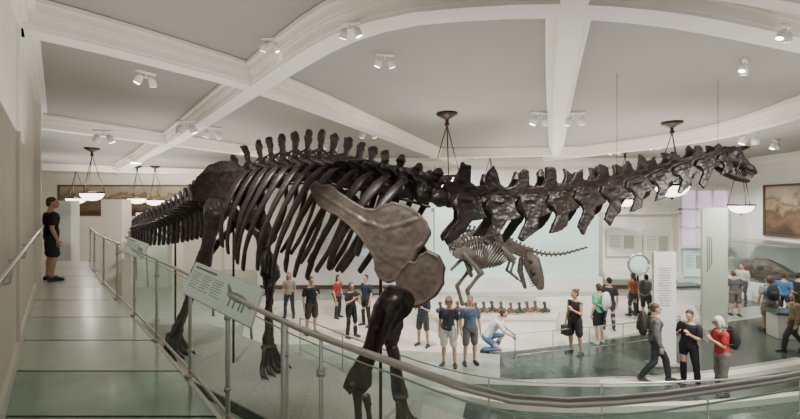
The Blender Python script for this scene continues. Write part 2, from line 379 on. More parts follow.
def vertebra(b,c,t,nr,w,L,r,hs,lean,sw,st,tl,tup,chev=0):
    centrum(b,c,t,L,r)
    base=c+w*r*.7; top=c+w*hs-t*lean
    b.tube([base,base.lerp(top,.5),top],[sw*1.15,sw*.8,sw*1.3],[st,st*.8,st*1.5],hint=nr,n=8)
    for s in(-1,1):
        if tl: b.tube([c+w*r*.7,c+nr*s*tl+w*(tup+r*.5)],[L*.24,L*.2],[r*.3,r*.28],hint=w,n=6)
    if chev:
        b.tube([c-w*r*.8-t*L*.45,c-w*(r+chev)-t*(L*.5+chev*.35)],[L*.17,L*.24],[r*.25,r*.16],hint=nr,n=6)
dino=empty('sauropod_skeleton',V((-3,8,.3))); DO=V(dino.location)
tag(dino,'huge mounted long-necked sauropod dinosaur skeleton with dark brown bones, walking','dinosaur skeleton')
def frames(pts):
    o=[]
    for i,p in enumerate(pts):
        t=(pts[min(i+1,len(pts)-1)]-pts[max(i-1,0)]).normalized(); nr=t.cross(Z).normalized(); w=nr.cross(t).normalized(); o.append((p,t,nr,w))
    return o
tail=[P(224,194,10.2),P(203,203,11),P(184,213,12),P(165,221,13),P(148,226,14),P(136,229,15.2),P(131,233,16.6),P(134,238,18)]
tail=spl(tail[::-1],30)
TF=frames(tail)
seg=(tail[1]-tail[0]).length
for i,(c,t,nr,w) in enumerate(TF[:-1]):
    f=i/29; s=.36+.86*f**.9
    b=MB(); caudal(b,c,t,nr,w,seg*.98,s,i<28)
    b.obj('vertebra',mBone,dino,DO,remesh=.022,nz=.012,nf=8,sm=1)
dor=[P(224,194,10.2),P(255,182,9.65),P(290,175,9),P(330,175,8.2),P(370,181,7.4),P(405,188,6.9),P(432,195,6.6)]
dor=spl(dor,18); DF=frames(dor); seg=(dor[1]-dor[0]).length
HS=[.76,.80,.84,.88,.90,.92,.92,.90,.90,.86,.80,.74,.68,.60,.54,.48,.46,.44]
LN=[.22,.20,.16,.12,.08,.06,.04,.02,0,-.04,-.10,-.14,-.14,-.10,-.06,-.02,0,0]
for i,(c,t,nr,w) in enumerate(DF):
    b=MB(); dorsal(b,c,t,nr,w,seg*.98,HS[i]+random.uniform(-.05,.05),LN[i]+random.uniform(-.04,.04),.44 if i>4 else .3)
    b.obj('vertebra',mBone,dino,DO,remesh=.02,nz=.022,nf=7,sm=1)
# ribs
for i in range(4,17):
    c,t,nr,w=DF[i]; k=(i-4)/12
    Lr=[1.5,1.7,1.95,2.1,2.2,2.3,2.35,2.3,2.25,2.15,2.0,1.75,1.35][i-4]
    for s in(-1,1):
        rear=.54-.12*k+random.uniform(-.07,.07); L2=Lr*random.uniform(.92,1.05); wd=random.uniform(.85,1.1)
        pts=[]
        for lat,dn in((.12,-.02),(.16,-.12),(.40,-.16),(.62,-.03),(.78,.20),(.87,.46),(.86,.72),(.78,.90),(.72,1.0)):
            pts.append(c+nr*s*lat*(1.0 if i<13 else .84)-w*(dn*L2*.95 if dn>0 else dn)-t*rear*max(0,dn)*L2+t*.02)
        pts=spl(pts,18)
        b=MB(); ra=[.05,.055,.07,.082,.09,.09,.088,.084,.08,.076,.072,.069,.067,.067,.069,.073,.077,.065]
        b.tube(pts,[q*wd for q in ra],[.032]*18,hint=nr,n=10)
        b.obj('rib',mBone,dino,DO,nz=.014,nf=6)
# neck
neck=[P(432,195,6.6),P(465,200,6.55),P(500,202,6.6),P(540,199,6.7),P(580,193,6.85),P(620,185,7.0),P(655,175,7.15),P(690,164,7.3),P(718,157,7.45)]
neck=spl(neck,12); NF=frames(neck); seg=(neck[1]-neck[0]).length
for i,(c,t,nr,w) in enumerate(NF):
    if i==0: continue
    f=i/11; s=1.04-.56*f
    b=MB(); cervical(b,c,t,nr,w,seg*(.90 if i<11 else .8),s,i)
    b.obj('vertebra',mBone,dino,DO,remesh=.015,nz=.014,nf=8,sm=1)
# skull
sk0=P(722,153,7.45); fw=V((.86,-.06,-.50)).normalized(); nr=fw.cross(Z).normalized(); upv=nr.cross(fw).normalized()
b=MB()
ps=[0,.09,.20,.33,.46,.58,.66]; hw=[.08,.14,.155,.115,.10,.11,.08]; hh=[.11,.19,.20,.135,.095,.085,.055]
b.tube([sk0+fw*p+upv*(.04-.12*p) for p in ps],hw,hh,hint=upv,n=14)
for s in(-1,1):
    b.tube([sk0+fw*.05+nr*s*.11-upv*.02,sk0+fw*.08+nr*s*.12-upv*.22,sk0+fw*.24+nr*s*.11-upv*.26],[.04,.035,.035],n=6)
    b.tube([sk0+fw*.30+nr*s*.10,sk0+fw*.32+nr*s*.1-upv*.2],[.032,.026],n=6)
skull=b.obj('skull',mBone,dino,DO,remesh=.012,nz=.008,nf=12,sm=1)
for s in(-1,1):
    b=MB()
    for q in range(6): b.tube([sk0+fw*(.47+.032*q)+nr*s*.09-upv*.10,sk0+fw*(.47+.032*q)+nr*s*.085-upv*.19],[.013,.007],n=5)
    b.obj('tooth_row',mBone,skull,DO)
b=MB()
b.tube([sk0+fw*.06-upv*.29,sk0+fw*.25-upv*.30,sk0+fw*.47-upv*.28,sk0+fw*.64-upv*.23],[.05,.09,.10,.07],[.04,.055,.05,.04],hint=upv,n=10)
b.obj('lower_jaw',mBone,skull,DO)
for s in(-1,1):
    b=MB(); b.ell(sk0+fw*.20+nr*s*.14+upv*.03,(.05,.05,.05),n=8,m=6); b.obj('eye_socket',mBlack,skull,DO)
# pelvis
hc,ht,hn,hw_=DF[1]
def reflect(p,a,nn): return p-nn*2*((p-a).dot(nn))
for s in(1,-1):
    o=hc+hn*s*.46
    b=MB()
    out=[(-.92,.00),(-.94,.24),(-.64,.50),(-.16,.64),(.34,.62),(.76,.44),(1.08,.16),(1.22,-.12),(1.06,-.24),(.80,-.12),(.54,-.16),(.46,-.56),(.26,-.66),(.12,-.56),(.06,-.22),(-.14,-.16),(-.22,-.48),(-.38,-.52),(-.44,-.20),(-.7,-.10)]
    plate(b,o,ht,hw_,hn,out,1,1,0,.10); b.obj('ilium',mBone,dino,DO,remesh=.022,nz=.035,nf=4)
    b=MB(); b.tube([o+ht*.25-hw_*.5,o+ht*.45-hw_*.85-hn*s*.1,o+ht*.75-hw_*1.25-hn*s*.25,o+ht*.9-hw_*1.5-hn*s*.36],[.2,.14,.11,.2],[.06,.05,.05,.06],hint=hn,n=10); b.obj('pubis',mBone,dino,DO,nz=.02)
    b=MB(); b.tube([o-ht*.25-hw_*.45,o-ht*.55-hw_*.75-hn*s*.12,o-ht*1.05-hw_*1.1-hn*s*.3,o-ht*1.35-hw_*1.25-hn*s*.36],[.18,.11,.09,.16],[.06,.05,.05,.06],hint=hn,n=10); b.obj('ischium',mBone,dino,DO,nz=.02)
def bone(name,p0,p1,r0,rm,r1,flat=.75,m=mBone,bow=V((0,0,0)),hint=None,nz=.03):
    p0=V(p0);p1=V(p1); hint=hint or V((0,-1,0)); fr=[0,.08,.18,.35,.5,.65,.82,.92,1]
    rr=[r0*.95,r0,lerp(r0,rm,.55),lerp(r0,rm,.95),rm,lerp(r1,rm,.9),lerp(r1,rm,.5),r1,r1*.92]
    pts=[p0.lerp(p1,f)+bow*math.sin(math.pi*f) for f in fr]
    b=MB(); b.tube(pts,rr,[r*flat for r in rr],hint=hint,n=14)
    t=(p1-p0).normalized(); u=perp(t,hint)
    for sg in(-1,1): b.ell(p1+u*sg*r1*.5,(r1*.5,)*3,n=10,m=7)
    b.ell(p0+u*r0*.3-t*r0*.15,(r0*.62,)*3,n=10,m=7)
    b.tube([p0+u*r0*.8+t*.1,p0.lerp(p1,.3)+u*(rm*.9)],[r0*.25,rm*.25],n=6)
    return b.obj(name,m,dino,DO,remesh=.022,nz=nz,nf=4.5,sm=1)
def foot(c,fwd,n=5,spread=.24,ln=.32,r=.055,ank=.55):
    side=fwd.cross(Z).normalized(); b=MB()
    for k in range(n):
        q=(k-(n-1)/2)/((n-1)/2)
        top=c+side*q*spread*.6+Z*(ank)+fwd*.02; mid=c+side*q*spread*1.15+Z*.20+fwd*(ln*.4*(1-abs(q)*.35))
        tp=c+side*q*spread*1.5+Z*.075+fwd*(ln*.85*(1-abs(q)*.3))
        b.tube([top,top.lerp(mid,.5),mid],[r*1.1,r*.8,r*1.05],n=8); b.tube([mid,tp],[r*1.0,r*.85],n=8)
        b.tube([tp,tp+fwd*.10-Z*.01,tp+fwd*.19-Z*.055],[r*.8,r*.55,r*.15],n=8)
    b.ell(c+Z*(ank+.04),(spread*.8,spread*.7,.08),n=12,m=7)
    b.obj('foot',mBone,dino,DO)
ft=V((ht.x,ht.y,0)).normalized(); PZ=.25
H1=hc+hn*.56-hw_*.44; K1=V((-4.98,9.95,2.35)); A1=V((-5.85,10.45,.85))
bone('femur',H1,K1,.33,.18,.30,hint=hn); bone('tibia',K1-ft*.10,A1,.21,.12,.18,hint=hn); bone('fibula',K1+hn*.14+ft*.15-Z*.05,A1+hn*.1+ft*.12,.11,.065,.10,hint=hn)
foot(V((-5.9,10.42,PZ)),ft,r=.065)
H2=hc-hn*.52-hw_*.42; K2=V((-3.2,9.95,2.42)); A2=V((-3.15,9.6,.85))
bone('femur',H2,K2,.31,.17,.28,hint=hn); bone('tibia',K2-ft*.06,A2,.19,.105,.16,hint=hn); bone('fibula',K2+hn*.14+ft*.12-Z*.05,A2+hn*.1+ft*.06,.1,.06,.09,hint=hn)
foot(V((-3.12,9.5,PZ)),ft,r=.06)
# shoulder girdle: flat plates
SC=[(310,187),(315,181),(321,186),(329,184),(340,193),(353,202),(366,209),(376,210),(384,205),(394,202),(407,205),(419,212),(428,222),(431,234),(427,243),(419,250),(414,261),(404,270),(397,281),(389,284),(381,280),(377,272),(376,262),(369,248),(358,234),(346,222),(334,213),(326,210),(318,204),(313,196)]
CO=[(399,293),(396,281),(401,270),(410,261),(416,263),(419,256),(429,251),(439,256),(445,267),(444,283),(436,295),(425,303),(412,307),(403,302)]
def dd(x): return 6.75+(x-313)*(5.5-6.75)/(440-313)
def plank(name,outl,th,m,ref=False,ridge=None):
    def tr(p,q):
        if ref: p=reflect(p,V((.3,6.8,0)),V((-.6,-.8,0)))+V((-.6,-.8,0))*.5-V((.8,-.6,0))*1.1
        return p
    nn=V((-.35,-.93,0)).normalized() if not ref else V((-.8,-.6,0)).normalized()
    b=MB()
    F=[tr(P(x,y,dd(x)),0) for x,y in outl]; cc=sum(F,V((0,0,0)))/len(F)
    b.slab([p+nn*th/2 for p in F],[p-nn*th/2 for p in F])
    n=len(F)
    rim=[p.lerp(cc,.04)+nn*th*.2 for p in F]; rim.append(rim[0])
    b.tube(rim,th*.5,th*.5,hint=nn,n=8,rnd=False)
    if ridge:
        R=[tr(P(x,y,dd(x)),0)+nn*th*.35 for x,y,_ in ridge]
        b.tube(R,[q[2] for q in ridge],[q[2]*.6 for q in ridge],hint=nn,n=8)
    return b.obj(name,m,dino,DO,remesh=.014,nz=.014,nf=5,sm=1)
RID=[(320,193,.03),(345,209,.035),(366,222,.045),(386,228,.05),(404,224,.05),(418,219,.03)]
for ref in(False,True):
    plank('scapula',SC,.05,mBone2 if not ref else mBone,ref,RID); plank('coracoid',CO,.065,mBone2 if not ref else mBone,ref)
# right fore limb
HU=[(382,292),(389,285),(398,287),(409,291),(416,300),(411,313),(399,323),(387,338),(377,355),(372,372),(372,386),(364,394),(357,390),(350,394),(343,386),(347,373),(358,357),(365,342),(369,322),(373,306)]
def hum():
    S=P(396,300,5.68); E=P(360,382,5.9)
    F=[P(x,y,5.70+(y-290)*.002) for x,y in HU]
    b=MB(); nn=V((0,1,0)); b.slab([p-nn*.04 for p in F],[p+nn*.05 for p in F])
    b.tube([S,S.lerp(E,.2),S.lerp(E,.5),S.lerp(E,.8),E],[.07,.07,.055,.06,.07],[.12,.10,.08,.10,.12],n=12)
    b.tube([P(378,303,5.62),P(370,330,5.66),P(366,350,5.7)],[.04,.035,.025],n=8)
    for q in(-.10,.09): b.ell(E+V((q,0,-.03)),(.07,.10,.08))
    b.obj('humerus',mBone,dino,DO,remesh=.016,nz=.018,nf=5,sm=1); return S,E
S,E=hum(); Wp=V((-.50,5.75,.8))
bone('ulna',E+V((-.06,.1,-.06)),Wp+V((-.09,.05,0)),.105,.06,.09,nz=.012); bone('radius',E+V((.10,-.08,-.18)),Wp+V((.12,-.05,0)),.07,.045,.07,nz=.01)
foot(V((-.46,5.72,PZ)),V((.9,-.43,0)).normalized(),5,.17,.2,.05,.5)
S=V((.32,7.3,3.0)); E=V((-.2,7.35,1.7)); Wp=V((-.02,7.15,.8))
bone('humerus',S,E,.24,.11,.18,flat=.6); bone('ulna',E+V((0,.08,.05)),Wp+V((-.05,.05,0)),.12,.065,.09,nz=.015); bone('radius',E+V((.1,-.1,-.1)),Wp+V((.1,-.05,0)),.08,.05,.08,nz=.01)
foot(V((.0,7.1,PZ)),V((.9,-.43,0)).normalized(),5,.17,.2,.05,.5)
for s in(-1,1):
    b=MB(); c=V((.25,6.8,2.75))+V((-.6,-.8,0))*s*.25; b.ell(c,(.22,.16,.04)); b.obj('sternal_plate',mBone,dino,DO,nz=.02)
for c,t,nr,w in(DF[1],DF[14],TF[20]):
    b=MB(); b.tube([V((c.x,c.y,PZ)),V((c.x,c.y,c.z-.1))],.03,n=8); b.obj('steel_support_post',mBlack,dino,DO)
b=MB(); b.tube([c-w*.2 for c,t,nr,w in DF],.025,n=6); b.obj('steel_armature',mBlack,dino,DO)
# plinth
d2=V((.8,-.6,0)).normalized(); n2=V((-.6,-.8,0)); A=V((-8.4,13.3,0)); B_=V((1.35,5.95,0))
b=MB(); pl=[A+n2*1.3,B_+n2*1.05,B_+d2*.5,B_-n2*1.05,A-n2*1.3]
b.prism(pl,0,.22); b.m=1; b.prism([p*1.0 for p in pl],.22,PZ)
o=b.obj('display_plinth',[mDark,mPlat],None,V((-3.5,9.6,0)),smooth=False); tag(o,'low dark stone plinth with pale gravel top under sauropod skeleton','plinth')
for k,(x,y0,y1,D) in enumerate(((617,0,180,7.0),(718,0,156,7.4))):
    p=P(x,y1,D); b=MB(); b.tube([p,V((p.x,p.y,CZ))],.004,n=6)
    tag(b.obj('suspension_cable',mBlack,None,p),'thin steel cable hanging from ceiling to sauropod neck','cable','neck suspension cables')
# ================================================================ LOWER GUARDRAILS
def guard(pix,n,h,step,label,r=.022,z0=0):
    lr=[]
    for x,y in pix:
        D=FP*(EYE-h-z0)/(y-HZ); lr.append(V(((x-400)/FP*D,D,z0)))
    LR=spl(lr,n)
    g=empty('glass_guardrail',LR[0]); O=V(LR[0]); tag(g,label,'railing')
    b=MB(); b.tube([p+Z*h for p in LR],r,n=10); b.obj('handrail',mSteel,g,O)
    b=MB(); b.tube([p+Z*.12 for p in LR],r*.8,n=8); b.obj('base_rail',mSteel,g,O)
    for k in range(0,n,step):
        b=MB(); b.tube([LR[k],LR[k]+Z*h],r*.9,n=8); b.obj('post',mSteel,g,O)
    for k in range(0,n-step,step):
        b=MB(); L=LR[k:k+step+1]; m=len(L); b.add([p+Z*.14 for p in L]+[p+Z*(h-.06) for p in L],[(j,j+1,m+j+1,m+j) for j in range(m-1)]); b.obj('glass_panel',mGlass,g,O)
    return LR
guard([(300,318),(345,335),(400,355),(450,370),(500,379),(560,383),(640,383),(720,380),(800,374),(880,366)],50,1.0,7,'curved low glass guardrail with steel posts on main hall floor',.018)
guard([(515,334),(556,330),(620,324),(680,316)],31,.7,6,'low curved glass barrier edging dark stone ramp',.016)
def deck(up,lo,z,m,name,label):
    U=spl([G(x,y) for x,y in up],24); L=spl([G(x,y) for x,y in lo],24)
    b=MB(); n=24
    vs=[V((p.x,p.y,z)) for p in U+L]+[V((p.x,p.y,0)) for p in U+L]
    b.add(vs,[(k,n+k,n+k+1,k+1) for k in range(n-1)]+[(k,k+1,2*n+k+1,2*n+k) for k in range(n-1)]+[(n+k,3*n+k,3*n+k+1,n+k+1) for k in range(n-1)]+[(0,2*n,3*n,n),(n-1,2*n-1,4*n-1,3*n-1)])
    o=b.obj(name,m,None,V((U[0].x,U[0].y,0)),smooth=False); tag(o,label,'kerb'); return o
deck([(430,392),(500,405),(560,409),(640,409),(720,406),(830,394)],[(430,395),(500,409),(560,413),(640,413),(720,410),(830,398)],.14,mCream,'stone_kerb','curved pale stone kerb at foot of glass guardrail')
# ================================================================ THEROPOD
al=empty('theropod_skeleton',V((2.4,14,.6))); AO=V(al.location); tag(al,'dark grey-brown meat-eating dinosaur skeleton crouched with lowered head on plinth','dinosaur skeleton')
body=spl([P(460,250,14),P(474,243,14),P(490,243,14),P(507,249,13.9),P(520,255,13.8),P(530,258,13.7)],26)
for i,(c,t,nr,w) in enumerate(frames(body)):
    s=1 if i<18 else .85
    b=MB(); vertebra(b,c,t,nr,w,(body[1]-body[0]).length,.085*s,.36*s,.03,.06,.04,.16*s,.02); b.obj('vertebra',mPale,al,AO)
    if 3<=i<=19 :
        for sd in(-1,1):
            Lr=.62+.36*math.sin((i-3)/16*math.pi)
            pts=spl([c+nr*sd*.05,c+nr*sd*.24+w*.02,c+nr*sd*.32-w*Lr*.5-t*.08,c+nr*sd*.2-w*Lr-t*.22],9); b=MB(); b.tube(pts,.030,n=6); b.obj('rib',mPale,al,AO)
tl=spl([P(460,250,14),P(452,247,14.2),P(450,239,14.8),P(466,231,15.3),P(500,238,15.5),P(535,252,15.4),P(560,254,15.3),P(585,248,15.2)],40)
for i,(c,t,nr,w) in enumerate(frames(tl)):
    f=1-i/40; b=MB(); vertebra(b,c,t,nr,w,(tl[1]-tl[0]).length,.07*f+.035,.22*f+.04,-.03,.045*f+.015,.03,.1*f+.01,.0,chev=.18*f); b.obj('vertebra',mPale,al,AO)
def lbone(nm,a,c,r0,rm,r1):
    b=MB(); a=V(a);c=V(c); b.tube([a,a.lerp(c,.2),a.lerp(c,.5),a.lerp(c,.8),c],[r0,rm*1.2,rm,rm*1.2,r1],n=8); return b.obj(nm,mPale,al,AO)
hp=P(464,254,13.9)
for sd,off in((1,V((.15,-.25,0))),(-1,V((-.25,.25,0)))):
    a=hp+V((0,-.22*sd,0)); k=a+V((.42,0,-.60))+off*.6; an=k+V((-.46,0,-.58)); ft_=an+V((.18,0,0)); ft_.z=.68
    lbone('femur',a,k,.14,.08,.12); lbone('tibia',k,an,.11,.06,.08); lbone('metatarsal',an,ft_,.08,.06,.08)
    for q in(-.12,0,.12): lbone('toe',ft_,ft_+V((.28,q,-.04)),.04,.03,.014)
b=MB(); b.tube([hp+V((-.35,-.2,0)),hp+V((0,-.22,.06)),hp+V((.35,-.2,0))],[.14,.28,.14],.04,hint=V((0,1,0))); b.tube([hp+V((-.35,.2,0)),hp+V((0,.22,.06)),hp+V((.35,.2,0))],[.12,.22,.12],.04,hint=V((0,1,0)))
b.tube([hp-Z*.1,hp+V((.25,0,-.75))],[.08,.08]); b.tube([hp-Z*.1,hp+V((-.45,0,-.55))],[.08,.05]); b.obj('pelvis',mPale,al,AO,remesh=.03)
sh=P(512,258,13.8)
for sd in(-1,1):
    b=MB(); b.tube([P(500,246,13.9)+V((0,.28*sd,0)),sh+V((0,.26*sd,-.05))],[.07,.12],[.02,.03],hint=V((0,1,0))); b.obj('scapula',mPale,al,AO)
    a=sh+V((0,.24*sd,-.1)); k=a+V((-.12,0,-.36)); h=k+V((.24,0,-.2)); lbone('humerus',a,k,.07,.04,.055); lbone('forearm',k,h,.05,.035,.04)
    for q in(-.05,0,.05): lbone('claw',h,h+V((.13,q,-.14)),.026,.02,.008)
s0=P(529,255,13.7); fw=V((.26,-.25,-.93)).normalized(); nr=fw.cross(Z).normalized(); up2=nr.cross(fw).normalized()
b=MB(); b.tube([s0,s0+fw*.18,s0+fw*.48,s0+fw*.85,s0+fw*1.15],[.13,.21,.19,.14,.08],[.17,.31,.29,.24,.13],hint=up2,n=14)
for sd in(-1,1):
    for q in range(8): b.tube([s0+fw*(.42+.085*q)+nr*sd*.12*(1-q*.05)-up2*.18,s0+fw*(.42+.085*q)+nr*sd*.12*(1-q*.05)-up2*.32],[.024,.006],n=5)
ts=b.obj('skull',mPale,al,AO)
b=MB(); b.tube([s0+fw*.05-up2*.33,s0+fw*.42-up2*.52,s0+fw*1.0-up2*.54],[.10,.13,.07],[.08,.10,.065],hint=up2,n=10); b.obj('lower_jaw',mPale,ts,AO)
for sd in(-1,1):
    b=MB(); b.ell(s0+fw*.24+nr*sd*.17+up2*.07,(.075,.07,.08),n=10,m=7); b.obj('eye_socket',mBlack,ts,AO)
    b=MB(); b.ell(s0+fw*.60+nr*sd*.14+up2*.0,(.10,.08,.13),n=10,m=7); b.obj('skull_opening',mBlack,ts,AO)
b=MB(); b.prism([(1.3,12.9),(5.0,12.9),(5.4,13.6),(5.2,15.9),(1.0,15.9),(.9,13.6)],0,.5); b.m=1; b.prism([(1.25,12.85),(5.05,12.85),(5.45,13.6),(5.25,15.95),(.95,15.95),(.85,13.6)],.5,.6)
tag(b.obj('display_plinth',[mWall2,mCream],None,V((3,14,0)),smooth=False),'cream stone plinth with pale top carrying theropod skeleton and scattered bones','plinth')
for k in range(13):
    x=lerp(1.35,4.8,k/12); c=V((x,13.2+.1*math.sin(k*1.3),.72)); b=MB(); a=.3*math.sin(k); t=V((math.cos(a),math.sin(a),0)); nr=t.cross(Z)
    vertebra(b,c,t,nr,Z,.19,.085,.25,.03,.05,.035,.16,.02)
    tag(b.obj('fossil_vertebra',mBrown if k%3 else mPale,None,c),'weathered brown fossil vertebra lying on cream plinth','fossil bone','vertebrae laid in a row on the plinth')
# ================================================================ LAMPS
def make_lamp(loc,drop,R=.42,z=CZ):
    loc=V((loc[0],loc[1],z)); e=empty('pendant_lamp',loc); tag(e,'bronze pendant lamp with glowing white glass bowl hanging from ceiling','lamp','pendant bowl lamps')
    b=MB(); b.lathe(loc,[(.26,0),(.27,-.05),(.2,-.09),(.12,-.13),(.05,-.16),(.04,-.24),(.07,-.28),(.04,-.33)],20); b.obj('ceiling_canopy',mBronze,e,loc)
    zb=loc.z-drop+.3
    for k in range(3):
        a=2*math.pi*k/3+.5; b=MB(); b.tube([V((loc.x,loc.y,loc.z-.3)),V((loc.x+R*math.cos(a),loc.y+R*math.sin(a),zb))],.014,n=6)
        b.obj('suspension_rod',mBronze,e,loc)
    b=MB(); c=V((loc.x,loc.y,zb)); b.lathe(c,[(R,.03),(R+.03,.02),(R+.03,-.03),(R,-.04)],24); b.obj('lamp_rim',mBronze,e,loc)
    b=MB(); b.lathe(c,[(.03,-.32),(.045,-.35),(.02,-.40)],10); b.obj('finial',mBronze,e,loc)
    b=MB(); b.lathe(c,[(R*.97,.0),(R*.98,-.04),(R*.92,-.13),(R*.75,-.23),(R*.42,-.305),(.02,-.33)],24); b.obj('lamp_shade',mBowl,e,loc)
    L=bpy.data.lights.new('bowl_light','POINT'); L.energy=60; L.color=(1,.92,.8); L.shadow_soft_size=.15
    lo=bpy.data.objects.new('bowl_light',L); lo.location=(0,0,zb-loc.z+.25); lo.parent=e; COL.objects.link(lo)
def CP(px,py):
    D=FP*(CZ-EYE)/(HZ-py); return ((px-400)/FP*D,D)
for px,py,drop in((447,113,1.9),(672,122,2.05),(741,147,2.6),(92,148,2.1),(177,172,2.15),(137,166,2.2),(76,165,2.2),(490,150,2.0),(625,150,2.35),(155,166,2.3)):
    make_lamp(CP(px,py),drop,.42 if py<155 else .5)
def make_spot():
    e=empty('ceiling_spotlight',V((0,0,0)))
    b=MB(); b.box((0,0,-.02),(.45,.1,.04)); b.tube([(0,0,-.04),(0,0,-.14)],.015,n=6); b.tube([(-.15,0,-.14),(.15,0,-.14)],.015,n=6); b.obj('mounting_track',mWhiteM,e)
    for s in(-1,1):
        dr=V((.35*s,.25,-1)).normalized(); a=V((.13*s,0,-.13)); b=MB(); b.tube([a,a+dr*.05,a+dr*.2],[.045,.085,.09],n=14,rnd=False); b.tube([a,a+dr*.03],.03,n=6); b.obj('spotlight_head',mWhiteM,e)
        b=MB(); b.tube([a+dr*.195,a+dr*.205],[.07,.07],n=14,rnd=False); b.obj('spotlight_lens',mLensG,e)
    return e
first=None
for px,py,z,rz in((158,45,CZ,.4),(146,72,BZ,1.0),(350,22,BZ,-.3),(385,54,CZ,.2),(186,120,BZ,0),(213,127,CZ,.6),(103,130,BZ,.2),(368,127,CZ,0),(540,112,CZ,.3),(575,112,CZ,-.2),(745,60,CZ,.8),(786,25,BZ,.5),(750,132,BZ,0),(776,140,CZ,.5),(776,168,CZ,0),(270,38,CZ,0),(480,150,CZ,.4),(655,140,CZ,.2),(720,148,CZ,-.4),(330,140,CZ,.3),(250,145,CZ,.9),(615,146,CZ,0)):
    D=FP*(z-EYE)/(HZ-py); loc=V(((px-400)/FP*D,D,z)); sc=min(1,max(.5,D/10))
    if first is None: first=make_spot(); first.location=loc; first.rotation_euler=(0,0,rz); first.scale=(sc,)*3; o=first
    else: o=clone(first,loc,rz,sc)
    tag(o,'white twin-head ceiling spotlight on short track','spotlight','ceiling spotlights')
b=MB(); c=V((-.7,3.9,CZ)); b.lathe(c,[(.12,0),(.12,-.04),(.08,-.07),(.02,-.08)],18); tag(b.obj('smoke_detector',mWhiteM,None,c),'small round white smoke detector on ceiling','smoke detector')
# ================================================================ BACK WALL THINGS
def boxo(name,c,s,m,label,cat,rz=0,group=None):
    b=MB(); b.box(c,s,rz); o=b.obj(name,m,None,V((c[0],c[1],c[2]-s[2]/2)),smooth=False); tag(o,label,cat,group); return o
e=empty('backlit_panel',V((4.6,19.6,0))); O=V(e.location); tag(e,'large pale aqua backlit glass panel behind theropod display','display panel')
b=MB(); b.box((5.7,19.65,2.35),(8.0,.12,3.5)); b.obj('glass_sheet',mAqua,e,O,smooth=False)
b=MB(); b.box((5.7,19.6,.35),(8.2,.5,.7)); b.obj('panel_base',mWall2,e,O,smooth=False)
b=MB(); b.box((5.7,19.62,4.15),(8.2,.2,.08)); b.obj('top_rail',mWall2,e,O,smooth=False)
def poster(x,z,w,h,m,label,y=19.88,lines=9):
    e=empty('wall_panel',V((x,y,z))); tag(e,label,'display panel'); b=MB(); b.box((x,y,z),(w,.06,h)); b.obj('panel_board',m,e,V((x,y,z)),smooth=False)
    b=MB()
    for k in range(lines):
        b.box((x-w*.2-w*.02*(k%2),y-.035,z+h*.3-k*h*.055),(w*.38-w*.05*(k%2),.01,h*.014))
    b.obj('printed_text',mInk,e,V((x,y,z)),smooth=False)
    b=MB(); b.box((x+w*.24,y-.035,z+.05*h),(w*.34,.01,h*.5)); b.obj('printed_picture',cm((.42,.40,.33)),e,V((x,y,z)),smooth=False)
poster(11.0,2.3,1.5,1.3,mWhiteM,'white wall panel with lines of print in lit alcove')
poster(12.75,2.2,1.3,1.5,mSignG,'pale green wall panel with printed text')
poster(14.6,1.3,1.1,1.3,mAqua,'aqua backlit wall panel with printed text')
poster(-3.5,2.0,2.2,1.6,mWhiteM,'white wall panel seen through sauropod ribs')
poster(.2,2.0,1.4,1.6,mSignG,'pale green wall panel seen behind sauropod shoulder')
poster(-1.9,2.3,.9,1.3,mAqua,'aqua wall panel seen between sauropod ribs')
for k,(p,s) in enumerate((((10.0,19.8,2.2),(.12,.4,3.2)),((13.7,19.8,2.2),(.12,.4,3.2)),((11.85,19.8,3.8),(3.8,.4,.12)),((11.85,19.7,.75),(3.8,.6,.3)))):
    b=MB(); b.box(p,s); struct(b.obj('trim_%d'%(40+k),mTrim,smooth=False))
b=MB(); x0,x1,z0,z1=13.95,16.3,2.2,4.95
b.box(((x0+x1)/2,19.97,(z0+z1)/2),(x1-x0,.04,z1-z0)); b.m=1
for x in(x0,(x0*2+x1)/3,(x0+2*x1)/3,x1): b.box((x,19.9,(z0+z1)/2),(.08,.14,z1-z0))
for z in(z0,z0+.9,z0+1.8,z1): b.box(((x0+x1)/2,19.9,z),(x1-x0+.08,.14,.07))
b.box(((x0+x1)/2,19.85,z1+.1),(x1-x0+.4,.2,.16)); b.box(((x0+x1)/2,19.82,z0-.08),(x1-x0+.4,.28,.1))
struct(b.obj('window_1',[mSky,mWhiteM],smooth=False))
mm=[muralmat('painted_landscape',2.4),muralmat('painted_landscape_far',1.9)]
def mural(c,s,label,m):
    e=empty('framed_mural',V(c)); tag(e,label,'painting'); b=MB(); b.box(c,s); b.obj('painted_canvas',m,e,V(c),smooth=False)
    b=MB()
    if s[0]<s[1]:
        for dz in(-1,1): b.box((c[0]-.03,c[1],c[2]+dz*s[2]/2),(.1,s[1]+.1,.1))
        for dy in(-1,1): b.box((c[0]-.03,c[1]+dy*s[1]/2,c[2]),(.1,.1,s[2]+.1))
    else:
        for dz in(-1,1): b.box((c[0],c[1]-.03,c[2]+dz*s[2]/2),(s[0]+.1,.1,.1))
        for dx in(-1,1): b.box((c[0]+dx*s[0]/2,c[1]-.03,c[2]),(.1,.1,s[2]+.1))
    b.obj('picture_frame',mFrame,e,V(c),smooth=False)
mural((17.35,17.0,3.95),(.08,4.0,2.3),'large brown landscape mural in dark frame',mm[0])
mural((-17.3,25.95,4.5),(9.6,.08,1.9),'long brown landscape mural across far wall',mm[1])
boxo('display_partition',(-10.35,14.6,2.2),(.75,.5,4.4),mWall,'tall cream display partition in far hall','partition')
boxo('display_partition',(-15.6,18.6,2.2),(1.0,.5,4.4),mWall2,'tall white display partition beside far walkway end','partition')
boxo('display_partition',(-12.6,20.5,1.9),(1.6,.4,3.8),mSignG,'pale green display partition in far hall','partition')
